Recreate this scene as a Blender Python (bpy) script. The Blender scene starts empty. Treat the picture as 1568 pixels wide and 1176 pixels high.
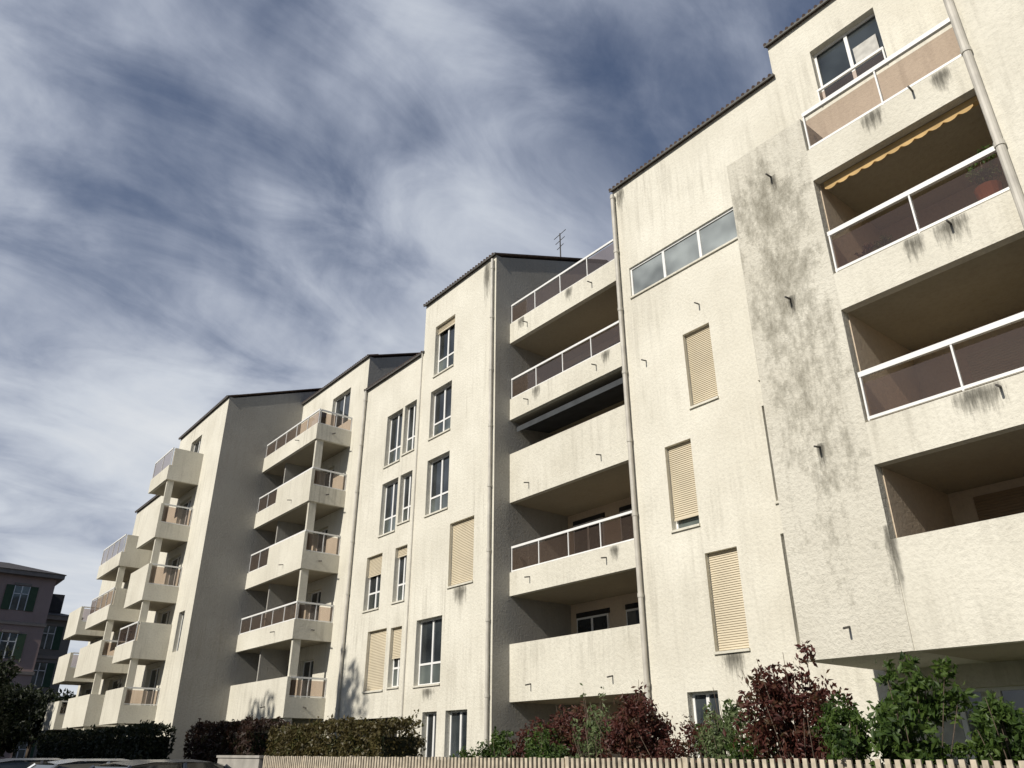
import bpy, math, random
from mathutils import Vector, Matrix, noise as mnoise
random.seed(7)
scene=bpy.context.scene
# ------------------------------------------------------------------ materials
def newmat(name):
    m=bpy.data.materials.new(name); m.use_nodes=True
    nt=m.node_tree; nt.nodes.clear()
    o=nt.nodes.new('ShaderNodeOutputMaterial')
    return m,nt,o
def N(nt,t,**kw):
    n=nt.nodes.new(t)
    for k,v in kw.items():
        if k.startswith('i_'): n.inputs[k[2:].replace('_',' ')].default_value=v
        else: setattr(n,k,v)
    return n
def L(nt,a,b): nt.links.new(a,b)
def ramp(nt,stops,interp='LINEAR'):
    r=nt.nodes.new('ShaderNodeValToRGB'); r.color_ramp.interpolation=interp
    e=r.color_ramp.elements
    e[0].position=stops[0][0]; e[0].color=stops[0][1]
    e[1].position=stops[1][0]; e[1].color=stops[1][1]
    for p,c in stops[2:]:
        x=e.new(p); x.color=c
    return r
def g(v): return (v,v,v,1)
def mixc(nt,fac,a,b,mode='MIX'):
    m=nt.nodes.new('ShaderNodeMix'); m.data_type='RGBA'; m.blend_type=mode
    for sock,val in ((m.inputs[0],fac),(m.inputs[6],a),(m.inputs[7],b)):
        if hasattr(val,'is_linked') or hasattr(val,'links'): nt.links.new(val,sock)
        else: sock.default_value=val
    return m.outputs[2]
def stucco(name,col,dirt=0.5,bump=0.5,rough=0.95,dirtcol=(0.21,0.19,0.15,1)):
    m,nt,o=newmat(name)
    b=N(nt,'ShaderNodeBsdfPrincipled'); b.inputs['Roughness'].default_value=rough
    b.inputs['Specular IOR Level'].default_value=0.15
    tc=N(nt,'ShaderNodeTexCoord')
    n1=N(nt,'ShaderNodeTexNoise',i_Scale=0.45,i_Detail=5.0,i_Roughness=0.6); L(nt,tc.outputs['Object'],n1.inputs['Vector'])
    r1=ramp(nt,[(0.3,(.87,.86,.84,1)),(0.7,g(1.05))]); L(nt,n1.outputs['Fac'],r1.inputs[0])
    c=mixc(nt,1.0,col,r1.outputs[0],'MULTIPLY')
    mp=N(nt,'ShaderNodeMapping'); mp.inputs['Scale'].default_value=(4.0,4.0,0.28); L(nt,tc.outputs['Object'],mp.inputs[0])
    n2=N(nt,'ShaderNodeTexNoise',i_Scale=1.6,i_Detail=6.0,i_Roughness=0.65); L(nt,mp.outputs[0],n2.inputs['Vector'])
    r2=ramp(nt,[(0.48,g(0)),(0.80,g(1))]); L(nt,n2.outputs['Fac'],r2.inputs[0])
    n3=N(nt,'ShaderNodeTexNoise',i_Scale=0.35,i_Detail=3.0); L(nt,tc.outputs['Object'],n3.inputs['Vector'])
    r3=ramp(nt,[(0.42,g(0.08)),(0.65,g(1))]); L(nt,n3.outputs['Fac'],r3.inputs[0])
    mm=N(nt,'ShaderNodeMath',operation='MULTIPLY'); L(nt,r2.outputs[0],mm.inputs[0]); L(nt,r3.outputs[0],mm.inputs[1])
    m2=N(nt,'ShaderNodeMath',operation='MULTIPLY'); L(nt,mm.outputs[0],m2.inputs[0]); m2.inputs[1].default_value=dirt
    c=mixc(nt,m2.outputs[0],c,dirtcol)
    n4=N(nt,'ShaderNodeTexNoise',i_Scale=14.0,i_Detail=4.0,i_Roughness=0.7); L(nt,tc.outputs['Object'],n4.inputs['Vector'])
    r4=ramp(nt,[(0.3,g(0.89)),(0.55,g(1.0))]); L(nt,n4.outputs['Fac'],r4.inputs[0])
    c=mixc(nt,1.0,c,r4.outputs[0],'MULTIPLY')
    L(nt,c,b.inputs['Base Color'])
    bp=N(nt,'ShaderNodeBump'); bp.inputs['Strength'].default_value=bump; bp.inputs['Distance'].default_value=0.04
    L(nt,n4.outputs['Fac'],bp.inputs['Height']); L(nt,bp.outputs[0],b.inputs['Normal'])
    L(nt,b.outputs[0],o.inputs[0]); return m
def simple(name,col,rough=0.6,var=0.12,scale=3.0,metal=0.0,spec=0.4,bump=0.0):
    m,nt,o=newmat(name)
    b=N(nt,'ShaderNodeBsdfPrincipled'); b.inputs['Roughness'].default_value=rough; b.inputs['Metallic'].default_value=metal
    b.inputs['Specular IOR Level'].default_value=spec
    tc=N(nt,'ShaderNodeTexCoord'); n=N(nt,'ShaderNodeTexNoise',i_Scale=scale,i_Detail=4.0); L(nt,tc.outputs['Object'],n.inputs['Vector'])
    r=ramp(nt,[(0.3,g(1-var)),(0.7,g(1+var))]); L(nt,n.outputs['Fac'],r.inputs[0])
    L(nt,mixc(nt,1.0,(*col,1),r.outputs[0],'MULTIPLY'),b.inputs['Base Color'])
    if bump:
        bp=N(nt,'ShaderNodeBump'); bp.inputs['Strength'].default_value=bump; bp.inputs['Distance'].default_value=0.02
        L(nt,n.outputs['Fac'],bp.inputs['Height']); L(nt,bp.outputs[0],b.inputs['Normal'])
    L(nt,b.outputs[0],o.inputs[0]); return m
WALL=stucco('stucco_cream',(0.725,0.70,0.615,1),0.50,0.5)
WALL_SHADE=stucco('stucco_side_shade',(0.36,0.35,0.325,1),0.5)  # darker copy of the cream stucco, side-wall shade put into its colour
BAND=stucco('stucco_parapet',(0.70,0.675,0.59,1),0.6)
PIER=stucco('stucco_weathered',(0.66,0.635,0.555,1),0.65,0.8)
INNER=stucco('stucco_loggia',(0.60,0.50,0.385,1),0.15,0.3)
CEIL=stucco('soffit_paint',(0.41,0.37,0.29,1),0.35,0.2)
WHITE=simple('white_pvc',(0.78,0.78,0.77),0.4,0.05)
PIPE=simple('downpipe_paint',(0.50,0.475,0.42),0.5,0.15)
SHUT=simple('shutter_beige',(0.58,0.51,0.38),0.6,0.10,1.0)
SHUTB=simple('shutter_brown',(0.30,0.215,0.135),0.6,0.12,1.0)
TILE=simple('roof_tile',(0.085,0.06,0.05),0.9,0.35,6.0,bump=0.3)
ZINC=simple('zinc_edge',(0.09,0.088,0.082),0.6,0.2)
DARK=simple('dark_interior',(0.025,0.024,0.023),0.8,0.3)
METAL=simple('dark_metal',(0.06,0.055,0.05),0.5,0.2)
AWN=simple('awning_dark',(0.05,0.055,0.06),0.9,0.2)
AWNY=simple('awning_ochre',(0.50,0.34,0.15),0.9,0.2)
CURT=simple('curtain_cloth',(0.5,0.49,0.46),0.9,0.15,8)
TERRA=simple('terracotta',(0.30,0.11,0.06),0.8,0.2)
FENCE=simple('fence_beige',(0.46,0.40,0.31),0.75,0.3,9)
CONC=simple('concrete',(0.34,0.32,0.29),0.9,0.2,2,bump=0.3)
def glassmat(name,tint,refl=0.5):
    m,nt,o=newmat(name)
    tc=N(nt,'ShaderNodeTexCoord'); n=N(nt,'ShaderNodeTexNoise',i_Scale=0.9,i_Detail=2.0); L(nt,tc.outputs['Object'],n.inputs['Vector'])
    r=ramp(nt,[(0.35,(tint[0]*.4,tint[1]*.4,tint[2]*.4,1)),(0.65,(tint[0]*1.6,tint[1]*1.6,tint[2]*1.6,1))]); L(nt,n.outputs['Fac'],r.inputs[0])
    b=N(nt,'ShaderNodeBsdfPrincipled'); b.inputs['Roughness'].default_value=0.04
    b.inputs['Specular IOR Level'].default_value=refl
    bp=N(nt,'ShaderNodeBump'); bp.inputs['Strength'].default_value=0.04; L(nt,n.outputs['Fac'],bp.inputs['Height']); L(nt,bp.outputs[0],b.inputs['Normal'])
    L(nt,r.outputs[0],b.inputs['Base Color']); L(nt,b.outputs[0],o.inputs[0]); return m
GLASS=glassmat('window_glass',(0.030,0.036,0.040),0.8)
GLASSB=glassmat('window_glass_bright',(0.09,0.105,0.10),1.0)
GLASSR=glassmat('ribbon_glass',(0.20,0.22,0.22),1.0)
def smoked():
    m,nt,o=newmat('smoked_glass')
    tr=N(nt,'ShaderNodeBsdfTransparent'); tr.inputs[0].default_value=(0.66,0.55,0.48,1)
    df=N(nt,'ShaderNodeBsdfDiffuse'); df.inputs[0].default_value=(0.26,0.19,0.15,1)
    gl=N(nt,'ShaderNodeBsdfGlossy'); gl.inputs['Roughness'].default_value=0.03; gl.inputs[0].default_value=(0.85,0.87,0.9,1)
    a=N(nt,'ShaderNodeMixShader'); a.inputs[0].default_value=0.14; L(nt,tr.outputs[0],a.inputs[1]); L(nt,df.outputs[0],a.inputs[2])
    fr=N(nt,'ShaderNodeFresnel'); fr.inputs[0].default_value=1.6
    c=N(nt,'ShaderNodeMixShader'); L(nt,fr.outputs[0],c.inputs[0]); L(nt,a.outputs[0],c.inputs[1]); L(nt,gl.outputs[0],c.inputs[2])
    L(nt,c.outputs[0],o.inputs[0]); return m
SMOKE=smoked()
def stainmat(name,hard,col,dens):
    m,nt,o=newmat(name)
    tc=N(nt,'ShaderNodeTexCoord'); sp=N(nt,'ShaderNodeSeparateXYZ'); L(nt,tc.outputs['UV'],sp.inputs[0])
    def bell(sock,p=1.0):
        a=N(nt,'ShaderNodeMath',operation='MULTIPLY_ADD'); L(nt,sock,a.inputs[0]); a.inputs[1].default_value=2; a.inputs[2].default_value=-1
        b=N(nt,'ShaderNodeMath',operation='MULTIPLY'); L(nt,a.outputs[0],b.inputs[0]); L(nt,a.outputs[0],b.inputs[1])
        c=N(nt,'ShaderNodeMath',operation='SUBTRACT',use_clamp=True); c.inputs[0].default_value=1; L(nt,b.outputs[0],c.inputs[1]); return c.outputs[0]
    fx=bell(sp.outputs['X'])
    fz=ramp(nt,[(0.0,g(0)),(0.35,g(0.35 if hard else .7)),(0.85,g(1)),(1.0,g(0.75 if hard else 0))]); L(nt,sp.outputs['Y'],fz.inputs[0])
    mp=N(nt,'ShaderNodeMapping'); mp.inputs['Scale'].default_value=(7,7,0.8) if hard else (1.6,1.6,0.8); L(nt,tc.outputs['Object'],mp.inputs[0])
    n=N(nt,'ShaderNodeTexNoise',i_Scale=2.2,i_Detail=9.0,i_Roughness=0.78); L(nt,mp.outputs[0],n.inputs['Vector'])
    m1=N(nt,'ShaderNodeMath',operation='MULTIPLY'); L(nt,fx,m1.inputs[0]); L(nt,fz.outputs[0],m1.inputs[1])
    m2=N(nt,'ShaderNodeMath',operation='MULTIPLY_ADD'); L(nt,m1.outputs[0],m2.inputs[0]); m2.inputs[1].default_value=0.5 if hard else .30; L(nt,n.outputs['Fac'],m2.inputs[2])
    r=ramp(nt,[(0.70 if hard else .66,g(0)),(1.0,g(.8 if hard else 1))]); L(nt,m2.outputs[0],r.inputs[0])
    m3=N(nt,'ShaderNodeMath',operation='MULTIPLY'); L(nt,r.outputs[0],m3.inputs[0]); m3.inputs[1].default_value=dens
    d=N(nt,'ShaderNodeBsdfDiffuse'); d.inputs[0].default_value=col
    t=N(nt,'ShaderNodeBsdfTransparent'); x=N(nt,'ShaderNodeMixShader')
    L(nt,m3.outputs[0],x.inputs[0]); L(nt,t.outputs[0],x.inputs[1]); L(nt,d.outputs[0],x.inputs[2]); L(nt,x.outputs[0],o.inputs[0]); return m
STAIN=stainmat('mould_streak',True,(0.10,0.095,0.08,1),0.8)
BLOT=stainmat('mould_blotch',False,(0.24,0.225,0.18,1),0.75)
def leafmat(name,c1,c2,c3,tl=0.3):
    m,nt,o=newmat(name)
    tc=N(nt,'ShaderNodeTexCoord'); n=N(nt,'ShaderNodeTexNoise',i_Scale=4.0,i_Detail=4.0,i_Roughness=0.8); L(nt,tc.outputs['Object'],n.inputs['Vector'])
    r=ramp(nt,[(0.36,(*c1,1)),(0.66,(*c3,1)),(0.5,(*c2,1))]); L(nt,n.outputs['Fac'],r.inputs[0])
    b=N(nt,'ShaderNodeBsdfPrincipled'); b.inputs['Roughness'].default_value=0.5; b.inputs['Specular IOR Level'].default_value=0.35
    t=N(nt,'ShaderNodeBsdfTranslucent'); L(nt,r.outputs[0],b.inputs['Base Color']); L(nt,r.outputs[0],t.inputs[0])
    x=N(nt,'ShaderNodeMixShader'); x.inputs[0].default_value=tl; L(nt,b.outputs[0],x.inputs[1]); L(nt,t.outputs[0],x.inputs[2]); L(nt,x.outputs[0],o.inputs[0]); return m
LRED=leafmat('leaf_red',(0.040,0.013,0.011),(0.10,0.030,0.023),(0.07,0.055,0.022))
LGRN=leafmat('leaf_green',(0.02,0.042,0.010),(0.05,0.09,0.016),(0.10,0.15,0.03))
LLGT=leafmat('leaf_light',(0.05,0.08,0.03),(0.11,0.15,0.055),(0.20,0.23,0.12))
LDRK=leafmat('leaf_dark',(0.008,0.012,0.006),(0.02,0.028,0.012),(0.035,0.045,0.018))
LHDG=leafmat('leaf_hedge',(0.045,0.038,0.014),(0.10,0.078,0.028),(0.08,0.09,0.028))
LDRD=leafmat('leaf_dark_red',(0.015,0.010,0.007),(0.045,0.020,0.014),(0.03,0.032,0.012))
BARK=simple('bark',(0.10,0.075,0.055),0.95,0.3,12,bump=0.4)
# ------------------------------------------------------------------ mesh helpers
def empty(name,loc=(0,0,0)):
    e=bpy.data.objects.new(name,None); e.location=loc; scene.collection.objects.link(e); return e
class MB:
    def __init__(s): s.v=[];s.f=[];s.uv=[]
    def box(s,x0,x1,y0,y1,z0,z1):
        if x0>x1:x0,x1=x1,x0
        if y0>y1:y0,y1=y1,y0
        if z0>z1:z0,z1=z1,z0
        n=len(s.v)
        s.v+=[(x0,y0,z0),(x1,y0,z0),(x1,y1,z0),(x0,y1,z0),(x0,y0,z1),(x1,y0,z1),(x1,y1,z1),(x0,y1,z1)]
        for q in ((0,3,2,1),(4,5,6,7),(0,1,5,4),(1,2,6,5),(2,3,7,6),(3,0,4,7)): s.f.append(tuple(n+i for i in q))
    def poly(s,pts):
        n=len(s.v); s.v+=[tuple(p) for p in pts]; s.f.append(tuple(range(n,n+len(pts))))
    def prismX(s,x0,x1,yz):
        n=len(s.v);k=len(yz)
        s.v+=[(x0,y,z) for y,z in yz]+[(x1,y,z) for y,z in yz]
        s.f.append(tuple(range(n,n+k))); s.f.append(tuple(reversed(range(n+k,n+2*k))))
        for i in range(k):
            j=(i+1)%k; s.f.append((n+j,n+i,n+k+i,n+k+j))
    def cyl(s,p,q,r,r2=None,seg=10,caps=True):
        p=Vector(p);q=Vector(q);r2=r if r2 is None else r2
        d=(q-p).normalized(); a=d.orthogonal().normalized(); b=d.cross(a); n=len(s.v)
        for c,rr in ((p,r),(q,r2)):
            for i in range(seg):
                t=2*math.pi*i/seg; s.v.append(tuple(c+a*math.cos(t)*rr+b*math.sin(t)*rr))
        for i in range(seg):
            j=(i+1)%seg; s.f.append((n+i,n+j,n+seg+j,n+seg+i))
        if caps: s.f.append(tuple(reversed(range(n,n+seg)))); s.f.append(tuple(range(n+seg,n+2*seg)))
    def make(s,name,mat,parent=None,smooth=False,bevel=0):
        if not s.v: return None
        me=bpy.data.meshes.new(name); me.from_pydata(s.v,[],s.f); me.update()
        me.materials.append(mat)
        if smooth:
            for p in me.polygons: p.use_smooth=True
        ob=bpy.data.objects.new(name,me); scene.collection.objects.link(ob)
        if parent: ob.parent=parent
        if bevel:
            b=ob.modifiers.new('bevel','BEVEL'); b.width=bevel; b.segments=2; b.limit_method='ANGLE'
        return ob
BLD=empty('apartment_building')
B={}
def K(n):
    if n not in B: B[n]=MB()
    return B[n]
MATS={'facade_wall':WALL,'side_wall':WALL_SHADE,'parapets':BAND,'weathered_pier':PIER,'loggia_walls':INNER,'soffits':CEIL,
 'window_frames':WHITE,'railings':WHITE,'downpipes':PIPE,'shutters':SHUT,'brown_shutters':SHUTB,'roof_tiles':TILE,'eave_edges':ZINC,'dark_head_strips':DARK,
 'drain_spouts':METAL,'awning_dark':AWN,'awning_ochre':AWNY,'window_glass':GLASS,'window_glass_bright':GLASSB,'ribbon_glass':GLASSR,'balcony_glass':SMOKE,'curtains':CURT,
 'antenna':METAL,'passage_dark_panel':DARK,'flower_pots':TERRA,'partitions':WALL_SHADE}
def facade(Y,x0,x1,z0,z1,ops,d=0.24,key='facade_wall'):
    m=K(key)
    xs=sorted({x0,x1,*[o[0] for o in ops],*[o[1] for o in ops]}); zs=sorted({z0,z1,*[o[2] for o in ops],*[o[3] for o in ops]})
    xs=[x for x in xs if x0<=x<=x1]; zs=[z for z in zs if z0<=z<=z1]
    for a,b in zip(xs,xs[1:]):
        for c,e in zip(zs,zs[1:]):
            mx,mz=(a+b)/2,(c+e)/2
            if any(o[0]<mx<o[1] and o[2]<mz<o[3] for o in ops): continue
            m.poly([(a,Y,c),(b,Y,c),(b,Y,e),(a,Y,e)])
    for o in ops:
        a,b,c,e=o[:4]
        m.poly([(a,Y,c),(a,Y,e),(a,Y+d,e),(a,Y+d,c)]); m.poly([(b,Y,c),(b,Y+d,c),(b,Y+d,e),(b,Y,e)])
        m.poly([(a,Y,c),(a,Y+d,c),(b,Y+d,c),(b,Y,c)]); m.poly([(a,Y,e),(b,Y,e),(b,Y+d,e),(a,Y+d,e)])
    m.poly([(x0,Y,z0),(x0,Y,z1),(x0,Y+d,z1),(x0,Y+d,z0)])
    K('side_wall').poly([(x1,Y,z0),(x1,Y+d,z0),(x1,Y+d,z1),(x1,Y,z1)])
    m.poly([(x0,Y,z1),(x1,Y,z1),(x1,Y+d,z1),(x0,Y+d,z1)]); m.poly([(x0,Y,z0),(x0,Y+d,z0),(x1,Y+d,z0),(x1,Y,z0)])
def window(x0,x1,z0,z1,Y,d=0.24,panes=2,shut=0.0,transom=0.3,bright=False,curtain=False,sill=True,glass=None):
    f=K('window_frames'); gl=K(glass or ('window_glass_bright' if bright else 'window_glass'))
    y=Y+d-0.07; t=0.055
    f.box(x0,x0+t,y,y+.06,z0,z1); f.box(x1-t,x1,y,y+.06,z0,z1)
    f.box(x0+t,x1-t,y,y+.06,z0,z0+t); f.box(x0+t,x1-t,y,y+.06,z1-t,z1)
    for i in range(1,panes):
        xc=x0+(x1-x0)*i/panes; f.box(xc-.04,xc+.04,y-.004,y+.055,z0+t,z1-t)
    if transom:
        zt=z0+(z1-z0)*transom; f.box(x0+t,x1-t,y-.002,y+.05,zt-.03,zt+.03)
        K('window_glass_bright').box(x0+t*.5,x1-t*.5,y+.02,y+.028,z0+t*.5,zt)
    gl.box(x0+t*.5,x1-t*.5,y+.03,y+.045,z0+t*.5,z1-t*.5)
    if curtain:
        cw=(x1-x0)*.30; K('curtains').box(x0+t,x0+cw,y+.025,y+.028,z0+t,z1-t); K('curtains').box(x0+(x1-x0)*.52,x0+(x1-x0)*.64,y+.025,y+.028,z0+t,z1-t)
    if shut>0:
        zb=z1-(z1-z0)*shut; z=z1
        s=K('shutters')
        while z>zb+.01:
            s.prismX(x0+.02,x1-.02,[(y-.05,z),(y-.068,z-.046),(y-.045,z-.05),(y-.045,z)]); z-=.05
        s.box(x0+.02,x1-.02,y-.075,y-.045,zb-.05,zb)
    if sill: f2=K('parapets'); f2.box(x0-.02,x1+.02,Y-.045,Y+d-.08,z0-.05,z0+.002)
SL=0.38
def body(x0,x1,Yf,ze,ridge=5.5,depth=11,over=0.08,tiles=True,d=0.24):
    yr=Yf+ridge; zr=ze+SL*ridge; yb=Yf+depth
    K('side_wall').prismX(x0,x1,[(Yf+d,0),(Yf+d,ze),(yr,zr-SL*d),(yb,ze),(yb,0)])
    r=K('roof_tiles'); y0=Yf-over; z0=ze-SL*over+.015
    r.prismX(x0-.03,x1+.05,[(y0,z0),(y0,z0+.05),(yr,zr+.08),(yr,zr+.03)])
    r.prismX(x0-.03,x1+.05,[(yr+.001,zr+.03),(yr+.001,zr+.08),(yb+.2,ze+.03),(yb+.2,ze-.02)])
    K('eave_edges').box(x0-.04,x1+.06,y0-.03,y0-.003,z0-.02,z0+.05)
    if tiles:
        x=x0
        while x<x1: r.cyl((x,y0-.04,z0+.045),(x,y0+.5,z0+.045+SL*.54),.045,seg=8); x+=.16
def railing(p,q,zb,zt,step=1.15,glass=True,thick=.05,glassgap=.06):
    (xa,ya),(xb,yb)=p,q; r=K('railings'); gk=K('balcony_glass'); h=thick/2
    if abs(yb-ya)<1e-6:
        a,b=min(xa,xb),max(xa,xb); r.box(a,b,ya-h,ya+h,zt-thick*1.3,zt); r.box(a,b,ya-h*.7,ya+h*.7,zb+.02,zb+.02+thick*.7)
        n=max(1,round((b-a)/step))
        for i in range(n+1):
            x=a+(b-a)*i/n; x=min(max(x,a+.02),b-.02); r.box(x-.014,x+.014,ya-h*.8,ya+h*.8,zb,zt-thick*1.3)
        if glass:
            for i in range(n):
                xa_=a+(b-a)*i/n+.02; xb_=a+(b-a)*(i+1)/n-.02; o=random.uniform(-.006,.006)
                gk.poly([(xa_,ya+o,zb+.06),(xb_,ya-o,zb+.06),(xb_,ya-o,zt-glassgap-.06),(xa_,ya+o,zt-glassgap-.06)])
    else:
        a,b=min(ya,yb),max(ya,yb); r.box(xa-h,xa+h,a,b,zt-thick*1.3,zt); r.box(xa-h*.7,xa+h*.7,a,b,zb+.02,zb+.02+thick*.7)
        n=max(1,round((b-a)/step))
        for i in range(n+1):
            y=a+(b-a)*i/n; y=min(max(y,a+.02),b-.02); r.box(xa-h*.8,xa+h*.8,y-.014,y+.014,zb,zt-thick*1.3)
        if glass: gk.poly([(xa,a+.03,zb+.06),(xa,b-.03,zb+.06),(xa,b-.03,zt-glassgap-.06),(xa,a+.03,zt-glassgap-.06)])
def spout(x,Y,z): 
    K('drain_spouts').cyl((x,Y+.05,z),(x+.02,Y-.20,z-.05),.018,seg=8)
stains=[]
def stain(x0,x1,z0,z1,Y,mat): stains.append((x0,x1,z0,z1,Y,mat))
def pipe(x,Y,z0,z1,r=.05):
    m=K('downpipes'); m.cyl((x,Y-r-.03,z0),(x,Y-r-.03,z1),r,seg=12)
    z=z0+1
    while z<z1: m.cyl((x,Y-r-.03,z),(x,Y-r-.03,z+.09),r+.013,seg=12); m.box(x-.015,x+.015,Y-.035,Y+.005,z+.01,z+.05); z+=1.95
# ---- block B (tall tower) and C
YB=13.43
winB=[(-21.15,-19.9,13.84,15.9,0),(-21.26,-19.95,11.45,13.27,0),(-21.26,-19.93,8.72,10.66,0),(-19.76,-18.47,6.17,8.14,1),(-21.43,-20.0,3.45,5.38,0),(-20.85,-20.1,.6,2.7,0),(-19.65,-18.6,.6,2.7,0)]
facade(YB,-21.9,-17.5,0,17.15,[w[:4] for w in winB])
for w in winB:
    window(*w[:4],YB,shut=1.0 if w[4] else (0.12 if w[2]>13 else 0),transom=.32,bright=False,curtain=False)
body(-21.9,-17.5,YB,17.15)
winC=[(-24.38,-23.25,11.29,13.36,0),(-23.1,-22.28,11.42,13.38,0),(-24.38,-23.25,8.67,10.63,0),(-23.1,-22.3,8.85,10.64,.0),
 (-25.1,-24.0,6.12,8.02,.35),(-23.12,-22.34,6.16,8.0,0.15),(-24.62,-23.35,3.46,5.38,1.0),(-23.08,-22.38,3.5,5.34,.5),(-25.9,-22.3,0.0,2.62,0)]
YC=YB+.05
facade(YC,-26.3,-21.9,0,15.15,[w[:4] for w in winC])
for w in winC[:-1]: window(*w[:4],YC,shut=w[4],transom=.32)
K('passage_dark_panel').box(-25.88,-22.32,YC+.2,YC+.235,.0,2.6)  # dark panel stands in for the unlit depth of the passage
body(-26.3,-21.9,YC,15.15)
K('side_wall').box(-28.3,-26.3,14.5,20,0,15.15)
K('downpipes').cyl((-21.93,YB-.04,0),(-21.93,YB-.04,15.1),.03,seg=8)
pipe(-17.62,YB,0.0,17.0,.05); pipe(-26.22,YC,0,15.1,.055); pipe(-12.44,14.0,0,16.75,.06)
# ---- recess P with loggias
XL,XR=-17.5,-12.56; YP=14.03; YPB=16.4
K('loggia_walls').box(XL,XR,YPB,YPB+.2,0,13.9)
K('side_wall').box(XL,XR,17.4,17.6,13.9,16.6)
lev=[(15.35,14.6,13.86,'g'),(12.56,11.82,11.1,'g'),(9.95,9.95,8.4,'s'),(7.08,6.32,5.65,'g'),(4.34,4.34,2.85,'s')]
for zt,zb,z0,st in lev:
    K('parapets').box(XL+.003,XR,YP,YP+.16,z0,zb)
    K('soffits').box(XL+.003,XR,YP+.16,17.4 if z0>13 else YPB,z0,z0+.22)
    if st=='g': railing((XL+.03,YP+.06),(XR-.03,YP+.06),zb,zt,1.25)
    for sx in (-16.6,-13.6): spout(sx,YP,z0+.42)
    zf=z0+.22
    if z0<13:
        for (a,b) in ((-17.2,-15.9),(-15.2,-14.5)):
            K('window_frames').box(a,b,YPB-.05,YPB-.003,zf,zf+2.15); n=2 if b-a>1 else 1
            for i in range(n):
                w=(b-a)/n; K('window_glass').box(a+i*w+.05,a+(i+1)*w-.05,YPB-.065,YPB-.052,zf+.06,zf+2.09)
            K('dark_head_strips').box(a-.04,b+.04,YPB-.03,YPB-.001,zf+2.16,zf+2.3)  # dark strip on the wall above each loggia door
K('awning_dark').prismX(XL+.1,XR-.1,[(14.25,10.85),(14.25,10.9),(15.6,11.08),(15.6,11.03)])
K('awning_dark').box(XL+.1,XR-.1,14.235,14.245,10.72,10.88)
for x,z0,h in ((-16.9,13.86,.72),(-14.6,13.86,.72),(-13.2,11.1,.7),(-16.2,11.1,.7),(-13.3,5.65,.65)): stain(x-.25,x+.25,z0,z0+h,YP,STAIN)
# ---- block R
YR=14.0
winR=[(-10.5,-9.68,9.12,11.12),(-11.4,-10.6,6.28,8.36),(-10.55,-9.7,3.52,5.6),(-11.4,-10.6,.7,2.78),(-12.08,-8.5,13.0,13.96),
      (-8.55,-7.7,9.15,11.3),(-8.6,-7.7,6.32,8.5),(-8.62,-7.7,3.48,5.65)]
facade(YR,-12.5,-6.86,0,16.95,winR)
window(*winR[0],YR,shut=1.0,panes=1,transom=0); window(*winR[1],YR,shut=.86,panes=1,transom=0,bright=True); window(*winR[2],YR,shut=1.0,panes=1,transom=0)
window(*winR[3],YR,panes=2,transom=0)
window(*winR[4],YR,panes=3,transom=0,d=.12,glass='ribbon_glass')
for w in winR[5:]: window(*w,YR,panes=1,transom=0)
body(-12.5,-6.86,YR,16.95)
spout(-11.75,YR,10.9); spout(-9.9,YR,11.75)
winT=[(-5.85,-4.25,15.25,16.95),(-5.0,-2.9,12.1,14.3),(-6.55,-4.75,.2,2.55)]
facade(YR,-6.86,3.0,0,18.0,winT)
window(*winT[0],YR,panes=2,transom=0); window(*winT[1],YR,panes=2,transom=0)
railing((-5.85,YR-.08),(-4.25,YR-.08),15.2,15.62,1.6,True)
K('curtains').box(-4.95,-4.4,YR+.155,YR+.16,15.85,16.35)
window(*winT[2],YR,panes=3,transom=0,curtain=True,bright=True)
body(-6.86,3.0,YR,18.0)
# ---- mass M
YM=11.5; MX0,MX1,MXR=-7.02,-5.28,-2.3
K('weathered_pier').box(MX0,MX1,YM,YR-.003,2.9,12.8)
mlev=[(12.93,11.98,11.26,'g'),(10.08,9.18,8.45,'g'),(7.25,6.36,5.65,'g'),(4.48,4.48,2.9,'s')]
for zt,zb,z0,st in mlev:
    K('parapets').box(MX1+.001,MXR,YM+(.0 if st=='g' else .012),YM+.18,z0,zb)
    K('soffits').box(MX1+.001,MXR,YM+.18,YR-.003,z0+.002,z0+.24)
    if st=='g': railing((MX1+.03,YM+.07),(MXR-.02,YM+.07),zb+.03,zt,1.35,thick=.07,glassgap=.14)
K('facade_wall').box(MXR,3.0,YM-.25,YR-.003,2.9,19.0)
K('loggia_walls').box(MX1+.003,MXR-.003,YR-.06,YR-.006,3.14,11.26)
K('loggia_walls').box(MX1+.002,MX1+.02,YM+.2,YR-.062,3.14,11.26)
for zf,kk,xa,ht in ((3.14,'brown_shutters',-4.85,2.35),(5.89,'shutters',-4.35,2.1),(8.69,'shutters',-4.35,2.1)):
    K(kk).box(xa,-2.5,YR-.12,YR-.062,zf,zf+ht)
    z=zf
    while z<zf+ht-.04: K(kk).prismX(xa,-2.5,[(YR-.122,z+.046),(YR-.14,z+.0),(YR-.122,z)]); z+=.05
K('awning_ochre').box(MX1+.1,MXR-.1,11.69,11.80,11.15,11.255)
x=MX1+.1
while x<MXR-.25:
    K('awning_ochre').poly([(x,11.688,11.2),(x,11.688,11.10),(x+.06,11.688,11.06),(x+.12,11.688,11.05),(x+.18,11.688,11.06),(x+.24,11.688,11.10),(x+.24,11.688,11.2)]); x+=.24
for x,z in ((-6.09,11.9),(-6.15,9.1),(-6.11,6.2),(-6.17,3.33),(-3.27,11.9),(-3.3,9.1),(-3.3,6.27),(-3.3,3.5)): spout(x,YM,z)
pipe(MXR+.02,YM-.22,2.9,18.9,.065)
stain(-5.40,-5.14,2.95,4.7,YM,STAIN)
stain(-7.4,-5.0,2.0,13.2,YM,BLOT)
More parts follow.
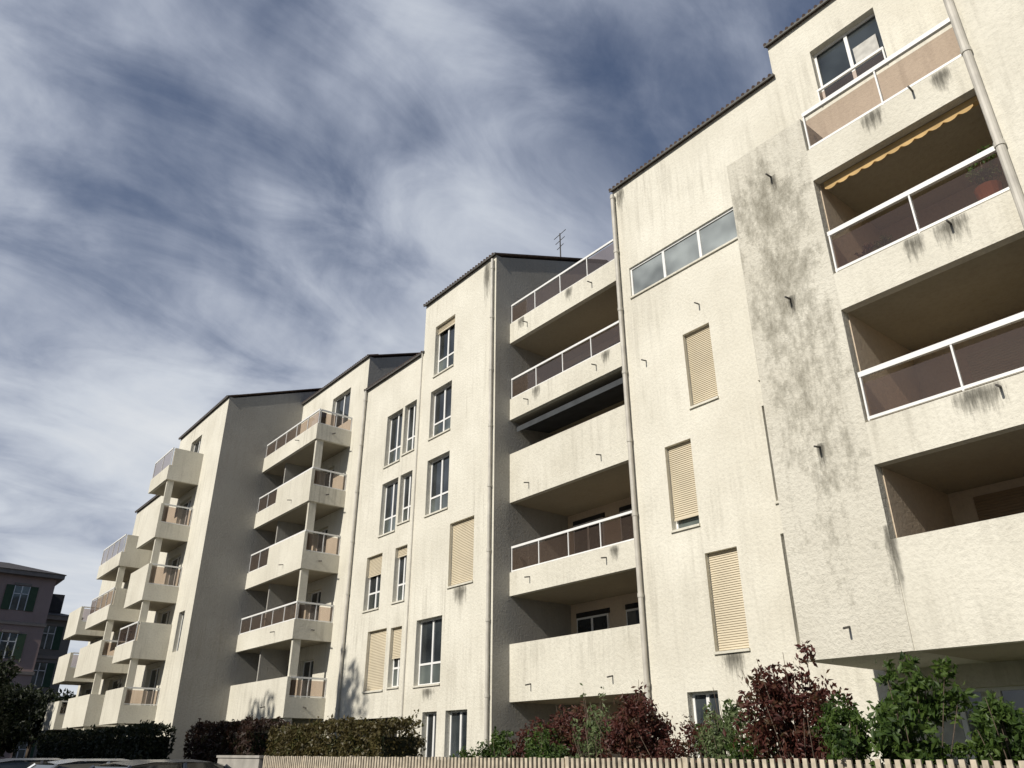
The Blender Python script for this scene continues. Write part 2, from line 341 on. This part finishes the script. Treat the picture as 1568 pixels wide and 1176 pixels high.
for x,z0,h,w in ((-4.0,11.26,.72,.3),(-3.3,8.45,.72,.4),(-3.9,8.45,.72,.25),(-3.6,5.65,.7,.5),(-6.12,8.5,.65,.12),(-6.05,11.2,.7,.1),(-2.8,11.26,.7,.25),(-6.1,5.5,.75,.1)):
    stain(x-w,x+w,z0,z0+h,YM,STAIN)
for x,z0,h,w in ((-10.1,2.7,.85,.4),(-12.2,15.6,1.3,.25)): stain(x-w,x+w,z0,z0+h-.06,YR,STAIN)
for x,z0,h,w in ((-19.1,5.2,.95,.5),(-20.6,2.75,.65,.45),(-18.0,14.5,2.6,.3)): stain(x-w,x+w,z0,z0+h-.06,YB,STAIN)
for px,pz in ((-2.75,9.62),(-4.8,9.3),(-4.5,9.3)):
    K('flower_pots').cyl((px,11.85,pz-.4),(px,11.85,pz),.14,.2,seg=14)
# ---- block D
YD=14.5
winD=[(-31.7,-29.9,15.3,17.0)]
for z in (2.99,5.8,8.5,11.3,14.1):
    winD+=[(-32.1,-30.8,z+.02,z+2.1 if z<14 else 15.0),(-34.7,-32.9,z+.02,z+2.1)]
winD=[w for w in winD if not (w[2]>14 and w[0]==-32.1)]
winD+=[(-34.5,-29.5,0.0,2.4)]
facade(YD,-35.2,-28.3,0,17.95,winD)
for w in winD: window(*w,YD,panes=2,transom=0,sill=False)
body(-35.2,-28.3,YD,17.95)
dl=[(15.3,14.55,13.88,'g'),(12.6,11.82,11.1,'h'),(9.88,9.1,8.3,'h'),(7.03,6.33,5.6,'g'),(4.25,4.25,2.8,'s')]
def box_balcony(x0,x1,yf,yb,zt,z0,front,side,base=.72):
    zb=z0+base; p=K('parapets')
    xm=x0+(x1-x0)*.38
    p.box(x0+.003,x1,yf,yf+.14,z0,zt-.02 if front=='s' else zb)
    if front=='h':
        p.box(xm,x1-.003,yf+.003,yf+.137,zb+.001,zt-.08); railing((x0+.03,yf+.06),(xm,yf+.06),zb,zt,1.1); K('railings').box(xm,x1,yf+.03,yf+.09,zt-.07,zt)
    if front=='g': railing((x0+.03,yf+.06),(x1-.03,yf+.06),zb,zt,1.2)
    p.box(x1-.14,x1,yf+.14,yb,z0,zt-.02 if side=='s' else zb)
    if side!='s': railing((x1-.07,yf+.12),(x1-.07,yb),zb,zt,1.0)
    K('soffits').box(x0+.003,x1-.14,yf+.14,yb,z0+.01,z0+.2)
for i,(zt,zb,z0,st) in enumerate(dl):
    box_balcony(-35.2,-29.4,12.85,YD-.004,zt,z0,st,'g')
    for sx in (-31.2,): spout(sx,12.85,z0+.45)
    K('drain_spouts').cyl((-29.45,13.6,z0+.4),(-29.15,13.6,z0+.34),.025,seg=6)
K('parapets').box(-29.62,-29.48,12.93,13.25,0,15.2)
K('partitions').box(-33.3,-33.2,13.2,14.45,2.8,13.9)
# ---- block E (front tower) : three segments
YE=10.7
def eseg(x0,x1,ze,ops,side=True):
    facade(YE,x0,x1,0,ze,ops); body(x0,x1,YE,ze)
    for w in ops: window(*w,YE,panes=2,transom=0,sill=False)
o1=[(-40.2,-38.6,14.95,16.4)]+[(-40.3,-38.4,z+.3,z+2.4) for z in (2.75,5.3,7.85,10.7)]+[(-37.0,-36.2,z+.3,z+2.0) for z in (5.3,)]
eseg(-42.5,-35.2,17.3,o1)
o2=[(-47.0,-44.5,z+.3,z+2.3) for z in (2.77,5.2,7.64)]
eseg(-49.0,-42.5,14.6,o2)
eseg(-54.3,-49.0,11.8,[(-53,-50,z+.3,z+2.2) for z in (2.77,5.2)])
for i,(zt,z0,fr,sd) in enumerate([(15.08,13.45,'g','s'),(12.28,10.65,'s','g'),(9.45,7.8,'s','g'),(6.88,5.33,'g','s'),(4.18,2.75,'s','g')]):
    box_balcony(-40.7,-37.72,9.2,YE-.004,zt,z0,fr,sd)
K('parapets').box(-38.0,-37.86,9.3,9.6,0,13.5)
for i,(zt,z0,fr,sd) in enumerate([(12.0,10.35,'g','s'),(9.25,7.66,'g','s'),(6.7,5.2,'s','g'),(4.2,2.77,'s','s')]):
    box_balcony(-48.3,-43.7,9.2,YE-.004,zt,z0,fr,sd)
K('parapets').box(-44.0,-43.86,9.3,9.6,0,10.4)
for i,(zt,z0) in enumerate([(9.2,7.66),(6.7,5.2),(4.2,2.77)]): box_balcony(-53.6,-50.5,9.2,YE-.004,zt,z0,'s','g')
an=K('antenna'); ax,ay=-18.6,17.5
an.cyl((ax,ay,18.3),(ax,ay,20.6),.025,seg=6)
for k,zz in enumerate((20.5,20.2,19.9)): an.cyl((ax-.35+k*.08,ay,zz),(ax+.35-k*.08,ay,zz+.1),.014,seg=5)
K('side_wall').box(-16.3,-15.7,21,21.6,14,21.2)
for n,m in B.items(): m.make(n,MATS[n],BLD)
def mkstains():
    for mat,nm in ((STAIN,'mould_streaks'),(BLOT,'mould_blotches')):
        vs=[];fs=[];uv=[]
        k=0
        for (x0,x1,z0,z1,Y,m) in stains:
            if m is not mat: continue
            k+=1; y=Y-.004-(k%7)*.0015-(0.004 if mat is STAIN else 0) ; n=len(vs)
            lo,hi,zl,zh={YM:(MX0 if mat is BLOT else -9,MX1-.004 if mat is BLOT else 9,2.91,12.79),YR:(-12.5,-8.0,0,16.9),YB:(-21.9,-17.5,0,17.1),YP:(-17.49,-12.6,0,20)}[Y]
            a,b,c,d=max(x0,lo),min(x1,hi),max(z0,zl),min(z1,zh)
            U=lambda x:(x-x0)/(x1-x0); Vv=lambda z:(z-z0)/(z1-z0)
            vs+=[(a,y,c),(b,y,c),(b,y,d),(a,y,d)]; fs.append((n,n+1,n+2,n+3)); uv+=[(U(a),Vv(c)),(U(b),Vv(c)),(U(b),Vv(d)),(U(a),Vv(d))]
        me=bpy.data.meshes.new(nm); me.from_pydata(vs,[],fs); u=me.uv_layers.new(name='UVMap')
        for i,c in enumerate(uv): u.data[i].uv=c
        me.materials.append(mat); ob=bpy.data.objects.new(nm,me); scene.collection.objects.link(ob); ob.parent=BLD
mkstains()
# ------------------------------------------------------------------ background houses
def house(name,xf,y0,y1,h,depth,wallc,floors,cols,roof='hip',shc=(0.03,0.07,0.04),roofc=(0.05,0.045,0.045)):
    E=empty(name); w=MB(); f=MB(); gl=MB(); sh=MB(); ro=MB(); tr=MB()
    w.box(xf-depth,xf,y0,y1,0,h)
    ph=h/floors
    for i in range(floors):
        for j in range(cols):
            yc=y0+(y1-y0)*(j+.5)/cols; zc=i*ph+ph*.52
            gl.box(xf+.0,xf+.03,yc-.5,yc+.5,zc-.95,zc+.95)
            f.box(xf+.03,xf+.06,yc-.04,yc+.04,zc-.95,zc+.95); f.box(xf+.03,xf+.06,yc-.5,yc+.5,zc+.3,zc+.36)
            f.box(xf+.03,xf+.06,yc-.56,yc-.5,zc-.95,zc+.95); f.box(xf+.03,xf+.06,yc+.5,yc+.56,zc-.95,zc+.95)
            sh.box(xf+.01,xf+.08,yc-1.15,yc-.58,zc-.97,zc+.97); sh.box(xf+.01,xf+.08,yc+.58,yc+1.15,zc-.97,zc+.97)
            tr.box(xf+.0,xf+.1,yc-.6,yc+.6,zc+1.0,zc+1.18)
        if i: tr.box(xf,xf+.12,y0-.1,y1+.1,i*ph-.15,i*ph+.1)
    tr.box(xf-depth-.5,xf+.5,y0-.5,y1+.5,h,h+.35)
    cx,cy=xf-depth/2,(y0+y1)/2
    z=h+.351; a=(xf+.6,y0-.6,z);b=(xf+.6,y1+.6,z);c=(xf-depth-.6,y1+.6,z);d=(xf-depth-.6,y0-.6,z)
    if y1-y0>8:
        e=(cx,y0+3,h+2.2);g2=(cx,y1-3,h+2.2)
        ro.poly([a,b,g2,e]);ro.poly([b,c,g2]);ro.poly([c,d,e,g2]);ro.poly([d,a,e])
    else:
        e=(cx,cy,h+1.5)
        ro.poly([a,b,e]);ro.poly([b,c,e]);ro.poly([c,d,e]);ro.poly([d,a,e])
    ro.box(cx+2,cx+2.7,cy,cy+1,h+.6,h+2.6)
    w.make('walls',stucco(name+'_wall',wallc,.5,.2),E); f.make('frames',WHITE,E); gl.make('panes',GLASSB,E)
    sh.make('shutters',simple(name+'_shutter',shc,.7),E); ro.make('roof',simple(name+'_roof',roofc,.8,.3),E); tr.make('cornice',simple(name+'_trim',(.26,.225,.20),.9),E)
    return E
house('pink_house',-75,-7,11.3,14.8,14,(0.43,0.315,0.285,1),4,4,shc=(.05,.085,.045))
house('grey_house',-80,10.5,14.3,12.2,10,(0.24,0.22,0.20,1),4,1)
def opposite():
    E=empty('opposite_apartment_block'); w=MB(); gl=MB(); s=MB()
    w.box(-95,-25,-32,-20.0,0,21.0); w.box(-96,-24,-33,-19.4,21.0,21.4)
    for i in range(7):
        for j in range(20):
            x=-93+j*3.4; z=.9+i*2.95; gl.box(x,x+1.4,-20.02,-19.96,z,z+1.5); s.box(x-.1,x+1.5,-19.99,-19.85,z-.1,z-.02)
    w.make('walls',stucco('opposite_wall',(.5,.45,.38,1),.4,.2),E); gl.make('panes',GLASS,E); s.make('sills',CONC,E)
opposite()
# ------------------------------------------------------------------ foliage
def leaves(name,blobs,n,size,mat,stems=None,seed=1):
    rnd=random.Random(seed); V=[];F=[]
    E=empty(name)
    vols=[b[3]*b[4]*b[5] for b in blobs]; tot=sum(vols)
    for b,vv in zip(blobs,vols):
        k=int(n*vv/tot); c=0; tries=0
        while c<k and tries<k*8:
            tries+=1
            d=Vector((rnd.gauss(0,1),rnd.gauss(0,1),rnd.gauss(0,1))).normalized()
            r=rnd.random()**0.45
            lump=0.85+0.45*mnoise.noise(Vector((d.x*1.7+seed,d.y*1.7,d.z*1.7)))+.3*mnoise.noise(Vector((d.x*5,d.y*5+seed,d.z*5)))
            p=Vector((b[0]+d.x*r*b[3]*lump,b[1]+d.y*r*b[4]*lump,b[2]+d.z*r*b[5]*lump))
            if mnoise.noise(p*3.6+Vector((seed,0,0)))<-0.2: continue
            if p.z<0.02: continue
            c+=1; s=size*(.6+.8*rnd.random())
            a=Vector((rnd.uniform(-1,1),rnd.uniform(-1,1),rnd.uniform(-.3,.9))).normalized(); q=a.orthogonal().normalized()
            q=(Matrix.Rotation(rnd.random()*6.28,3,a)@q); t=a.cross(q)
            i=len(V); w=s*.42
            V.extend([tuple(p-q*s),tuple(p-t*w+a*s*.12),tuple(p+q*s),tuple(p+t*w+a*s*.12)])
            F.append((i,i+1,i+2)); F.append((i,i+2,i+3))
    m=MB(); m.v=V; m.f=F; m.make('foliage',mat,E)
    st=MB()
    for (p,q,r1,r2) in (stems or []): st.cyl(p,q,r1,r2,seg=6)
    st.make('stems',BARK,E,smooth=True)
    return E
def shrub(name,x,y,ztop,w,n,size,mat,seed,z0=.1,lobes=8,wy=None):
    rnd=random.Random(seed); h=ztop-z0; wy=wy or w*.8
    bl=[]
    for i in range(lobes):
        zz=z0+h*(.3+.55*i/(lobes-1)); t=1-.45*(i/(lobes-1))
        bl.append((x+rnd.uniform(-.38,.38)*w*t,y+rnd.uniform(-.3,.3)*wy,min(zz,ztop-.16*h),w*rnd.uniform(.22,.38),wy*rnd.uniform(.22,.36),h*rnd.uniform(.13,.22)))
    st=[]
    for b in list(bl):
        mid=(x+(b[0]-x)*.3,y+(b[1]-y)*.3,z0+h*.3)
        st.append(((x,y,0),mid,.03,.022)); st.append((mid,(b[0],b[1],b[2]+b[5]*.7),.018,.005))
        for _ in range(4):
            e=(b[0]+rnd.uniform(-1,1)*b[3],b[1]+rnd.uniform(-1,1)*b[4],b[2]+rnd.uniform(0,1.3)*b[5]); st.append((mid,e,.009,.003))
            if rnd.random()<.6: bl.append((e[0],e[1],e[2],.10*w,.10*w,.08*h))
    return leaves(name,bl,n,size,mat,st,seed=seed)
def hedge(name,x0,x1,y0,y1,z1,n,size,mat,seed):
    rnd=random.Random(seed); V=[];F=[]; E=empty(name)
    for _ in range(n):
        f=rnd.random(); x=rnd.uniform(x0,x1)
        if f<.55: p=Vector((x,y0+abs(rnd.gauss(0,.06)),rnd.uniform(.8,z1)))
        elif f<.85: p=Vector((x,rnd.uniform(y0,y1),z1-rnd.gauss(0,.05)))
        elif f<.93: p=Vector((x1-abs(rnd.gauss(0,.06)),rnd.uniform(y0,y1),rnd.uniform(.05,z1)))
        else: p=Vector((x,rnd.uniform(y0,y1),rnd.uniform(.05,z1)))
        b=mnoise.noise(p*1.3)*.16+mnoise.noise(p*4)*.1; p=p+Vector((0,-b,b*(1 if p.z>z1*.6 else 0)))
        s=size*(.6+.8*rnd.random()); a=Vector((rnd.uniform(-1,1),rnd.uniform(-1,1),rnd.uniform(-.3,1))).normalized(); q=a.orthogonal().normalized()
        q=Matrix.Rotation(rnd.random()*6.28,3,a)@q; t=a.cross(q); i=len(V); w=s*.45
        V.extend([tuple(p-q*s),tuple(p-t*w),tuple(p+q*s),tuple(p+t*w)]); F.append((i,i+1,i+2,i+3))
    m=MB(); m.v=V; m.f=F; m.make('foliage',mat,E)
    c=MB(); c.box(x0+.15,x1-.15,y0+.2,y1-.1,0,z1-.25); c.make('dark_core',LDRK,E)  # solid dark box filling the hedge behind its leaves
hedge('trimmed_hedge',-23.0,-16.6,9.6,10.8,2.2,16000,.05,LHDG,3)
hedge('dark_hedge',-28.5,-23.1,9.2,10.4,2.38,9000,.06,LDRD,4)
hedge('dark_hedge',-46,-28.8,7.9,8.9,2.35,12000,.08,LDRK,5)
shrub('red_shrub',-11.55,10.6,2.42,2.1,9000,.045,LRED,11)
shrub('green_shrub',-12.6,9.9,1.99,1.6,6000,.04,LGRN,12)
shrub('green_shrub',-11.3,9.8,2.0,1.5,6000,.04,LGRN,13)
shrub('young_tree',-10.35,10.2,2.55,.9,1500,.04,LLGT,14)
shrub('red_shrub',-9.3,10.1,2.45,1.8,11000,.042,LRED,15)
shrub('red_shrub',-8.2,9.9,2.13,1.5,6000,.035,LRED,16)
shrub('variegated_shrub',-7.3,9.7,2.4,1.1,3800,.04,LLGT,17)
shrub('green_shrub',-6.6,9.4,1.98,1.0,3800,.035,LGRN,27)
shrub('red_shrub',-5.75,9.2,2.72,1.55,9000,.042,LRED,18)
shrub('green_shrub',-5.1,8.75,2.25,.85,5500,.035,LGRN,19)
shrub('laurel_shrub',-4.4,9.1,2.48,1.55,9000,.05,LGRN,20)
shrub('green_shrub',-3.35,9.0,2.12,1.25,9500,.04,LGRN,21)
shrub('green_shrub',-2.6,8.9,2.05,1.0,5000,.04,LGRN,22)
shrub('variegated_shrub',-17.5,11.0,2.25,.7,1800,.04,LHDG,24)
shrub('green_shrub',-15.2,11.6,1.85,1.6,3500,.05,LGRN,26)
def potplant(x,y,z,w,h,mat,seed,n=500):
    leaves('balcony_plant',[(x,y,z+h*.5,w*.5,w*.4,h*.5),(x+w*.2,y,z+h*.8,w*.3,w*.3,h*.3)],n,.035,mat,[((x,y,z-.2),(x,y,z+h*.7),.015,.006)],seed=seed)
potplant(-2.75,11.9,9.65,.5,.75,LGRN,41); potplant(-4.8,11.85,9.3,.35,.4,LRED,42,300); potplant(-4.5,11.85,9.3,.35,.35,LGRN,43,300)
def bgtree(name,x,y,h,w,seed,mat=LDRK,n=3800,size=.16):
    rnd=random.Random(seed); bl=[];st=[((x,y,0),(x,y,h*.6),.2,.09)]
    for i in range(9):
        a=rnd.random()*6.28; rr=w*.3*rnd.random(); z=h*rnd.uniform(.35,.85)
        bl.append((x+math.cos(a)*rr,y+math.sin(a)*rr,z,w*.26,w*.26,h*.17)); st.append(((x,y,h*.35),(bl[-1][0],bl[-1][1],z),.07,.02))
    leaves(name,bl,n,size,mat,st,seed=seed)
bgtree('dark_tree',-52,5.6,6.8,5,31,n=5000); bgtree('dark_tree',-55,7.6,5.6,5,32,n=4500); bgtree('dark_tree',-62,10.2,5.6,5,33,n=4500); bgtree('dark_tree',-50,2.0,6.6,6,34)
bgtree('dark_tree',-60,11.6,5.4,4,35,n=4500)
# tall street trees on the pavement across the street; their crowns dapple the foot of the facade
bgtree('street_tree',-24.6,-8,19.6,6.0,51,LGRN,6500,.24); bgtree('street_tree',-29.5,-9,19.0,5.5,52,LGRN,5000,.24)
# ------------------------------------------------------------------ fence & wall
def fence():
    E=empty('slatted_fence'); s=MB(); r=MB()
    x=-20.3
    while x<1.5:
        s.box(x,x+.055,8.5,8.525,.08,1.545+random.uniform(-.008,.008)); x+=.105
    for z in (.35,1.3): r.box(-20.3,1.5,8.527,8.57,z,z+.07)
    x=-20.3
    while x<1.6:
        r.box(x-.04,x+.04,8.53,8.61,0,1.56); x+=2.2
    s.make('slats',FENCE,E); r.make('rails',FENCE,E); b=MB(); b.box(-20.3,1.5,8.575,8.63,.05,1.5); b.make('backing',simple('fence_back',(.16,.14,.11),.9),E)
fence()
w=MB(); w.box(-23.3,-20.45,8.45,8.65,0,1.5); w.box(-23.35,-20.4,8.42,8.68,1.5,1.56); w.make('low_garden_wall',CONC)
# ------------------------------------------------------------------ cars
def car(name,loc,rot,col):
    E=empty(name,loc); E.rotation_euler[2]=rot
    paint=simple(name+'_paint',col,.25,.03,2,metal=.3,spec=.6)
    half=.88
    prof=[(-2.1,.35),(-2.12,.75),(-1.95,.98),(-1.2,1.03),(1.0,1.0),(1.75,.88),(2.08,.68),(2.1,.35)]
    m=MB(); n=len(prof)
    secs=[(-half,.93),(-half*.97,1.0),(half*.97,1.0),(half,.93)]
    for yy,sc in secs: m.v+=[(x*sc if abs(x)>1.9 else x,yy,z if z<.5 else z*(sc*.5+.5)) for x,z in prof]
    for k in range(3):
        for i in range(n):
            j=(i+1)%n; m.f.append((k*n+i,k*n+j,(k+1)*n+j,(k+1)*n+i))
    m.f.append(tuple(reversed(range(n)))); m.f.append(tuple(range(3*n,4*n)))
    m.make('body',paint,E,bevel=.05,smooth=True)
    c=MB(); base=[(-1.75,1.0),(.95,.98)]; top=[(-1.25,1.42),(-.9,1.47),(.05,1.47),(.3,1.42)]
    cp=[base[0]]+top+[base[1]]; k=len(cp)
    for s in (-1,1): c.v+=[(x,s*(half*.93 if z<1.1 else half*.70),z) for x,z in cp]
    c.f.append(tuple(range(k))); c.f.append(tuple(reversed(range(k,2*k))))
    for i in range(k-1): c.f.append((i,i+k,i+k+1,i+1))
    c.make('cabin_glass',GLASS,E)
    r=MB(); tp=top
    for s in (-1,1): r.v+=[(x,s*half*.715,z+.012) for x,z in tp]
    r.v+=[(x,0,z+.045) for x,z in tp]
    for i in range(3):
        r.f.append((i,i+1,8+i+1,8+i)); r.f.append((8+i,8+i+1,4+i+1,4+i))
    r.make('roof',paint,E,smooth=True)
    p=MB()
    for s in (-1,1):
        for a,b in ((cp[0],cp[1]),(cp[-1],cp[-2]),((-.35,1.0),(-.4,1.46))):
            p.cyl((a[0],s*half*.935,a[1]),(b[0],s*half*.71,b[1]),.035,seg=6)
    p.make('pillars',paint,E)
    t=MB(); h=MB()
    for x in (-1.3,1.32):
        for s in (-1,1):
            t.cyl((x,s*(half-.2),.32),(x,s*(half+.01),.32),.32,seg=24); h.cyl((x,s*(half+.0),.32),(x,s*(half+.02),.32),.19,seg=12)
    t.make('tyres',simple(name+'_rubber',(.02,.02,.02),.9),E); h.make('hubs',simple(name+'_hub',(.4,.4,.4),.3,metal=.8),E)
    l=MB()
    for s in (-1,1): l.box(1.98,2.1,s*.55-.18,s*.55+.18,.62,.76)
    l.make('headlights',WHITE,E)
car('parked_car',(-14.4,4.75,.0),math.radians(100),(.05,.06,.08)); car('parked_car',(-17.3,4.4,.0),math.radians(95),(.25,.27,.3)); car('parked_car',(-20.5,3.9,.0),math.radians(95),(.10,.10,.11))
# ------------------------------------------------------------------ ground
gm=MB(); gm.poly([(-900,-900,0),(900,-900,0),(900,900,0),(-900,900,0)]); gm.make('ground',simple('asphalt',(.09,.088,.083),.95,.25,1.5,bump=.2))
lm=MB(); lm.poly([(-34,8.7,.006),(3,8.7,.006),(3,14.0,.006),(-34,14.0,.006)]); lm.make('lawn',simple('grass',(.06,.075,.03),1,.4,8))
# ------------------------------------------------------------------ world
SUN_EL=34.0; SUN_A=4.5
sd=Vector((math.sin(math.radians(SUN_A))*math.cos(math.radians(SUN_EL)),-math.cos(math.radians(SUN_A))*math.cos(math.radians(SUN_EL)),math.sin(math.radians(SUN_EL))))
W=bpy.data.worlds.new('World'); scene.world=W; W.use_nodes=True; nt=W.node_tree; nt.nodes.clear()
wo=N(nt,'ShaderNodeOutputWorld'); bg=N(nt,'ShaderNodeBackground'); bg.inputs[1].default_value=0.07
sky=N(nt,'ShaderNodeTexSky'); sky.sky_type='NISHITA'; sky.sun_disc=False; sky.sun_elevation=math.radians(SUN_EL); sky.sun_rotation=math.atan2(sd.x,sd.y)
sky.air_density=1.0; sky.dust_density=0.6; sky.ozone_density=1.5
def M(op,a,b=None,c=None,clamp=False):
    n=N(nt,'ShaderNodeMath',operation=op,use_clamp=clamp)
    for i,v in enumerate((a,b,c)):
        if v is None: continue
        if hasattr(v,'links'): L(nt,v,n.inputs[i])
        else: n.inputs[i].default_value=v
    return n.outputs[0]
tc=N(nt,'ShaderNodeTexCoord'); sp=N(nt,'ShaderNodeSeparateXYZ'); L(nt,tc.outputs['Generated'],sp.inputs[0])
zp=M('ADD',M('MAXIMUM',sp.outputs['Z'],0.0),0.28)
cb=N(nt,'ShaderNodeCombineXYZ'); L(nt,M('DIVIDE',sp.outputs['X'],zp),cb.inputs[0]); L(nt,M('DIVIDE',sp.outputs['Y'],zp),cb.inputs[1])
def cloudnoise(rot,scl,loc,s,det,ro,dis):
    mp=N(nt,'ShaderNodeMapping'); mp.inputs['Rotation'].default_value=(0,0,math.radians(rot)); mp.inputs['Scale'].default_value=scl; mp.inputs['Location'].default_value=loc
    L(nt,cb.outputs[0],mp.inputs[0])
    n=N(nt,'ShaderNodeTexNoise',i_Scale=s,i_Detail=det,i_Roughness=ro,i_Distortion=dis); L(nt,mp.outputs[0],n.inputs['Vector']); return n.outputs['Fac']
a=cloudnoise(35,(1,1.4,1),(0,0,0),1.5,8.0,.53,.4)
b=cloudnoise(-25,(1.7,.9,1),(3,1,0),3.4,8.0,.57,.6)
c=cloudnoise(10,(1,1,1),(7,2,0),0.8,3.0,.5,.2)
s=M('ADD',M('ADD',M('MULTIPLY',a,.46),M('MULTIPLY',b,.30)),M('MULTIPLY',c,.24))
s=M('MULTIPLY_ADD',sp.outputs['X'],-0.24,s)
s=M('MULTIPLY_ADD',sp.outputs['Z'],-0.05,s)
s=M('MULTIPLY_ADD',sp.outputs['Y'],-0.04,s)
cr=ramp(nt,[(0.47,g(0.36)),(0.67,g(0.97))],'EASE'); L(nt,s,cr.inputs[0])
cc=ramp(nt,[(0.50,(1.8,2.3,3.8,1)),(0.84,(11.2,11.5,11.8,1)),(0.62,(5.3,5.9,7.3,1)),(0.72,(8.6,9.2,10.2,1))],'LINEAR'); L(nt,s,cc.inputs[0])
mx=mixc(nt,cr.outputs[0],sky.outputs[0],cc.outputs[0]); L(nt,mx,bg.inputs[0]); L(nt,bg.outputs[0],wo.inputs[0])
sl=bpy.data.lights.new('sun','SUN'); sl.energy=4.5; sl.angle=math.radians(.5); sl.color=(1,.94,.835)
so=bpy.data.objects.new('sun',sl); scene.collection.objects.link(so); so.rotation_euler=sd.to_track_quat('Z','Y').to_euler()
# ------------------------------------------------------------------ camera
cd=bpy.data.cameras.new('camera'); cd.sensor_width=36; cd.lens=27.05; cd.clip_end=3000
co=bpy.data.objects.new('camera',cd); scene.collection.objects.link(co); co.location=(0,0,1.6)
co.rotation_euler=(math.radians(90+25.66),0,math.radians(51.1)); scene.camera=co
scene.view_settings.view_transform='Standard'; scene.view_settings.look='None'; scene.view_settings.exposure=0
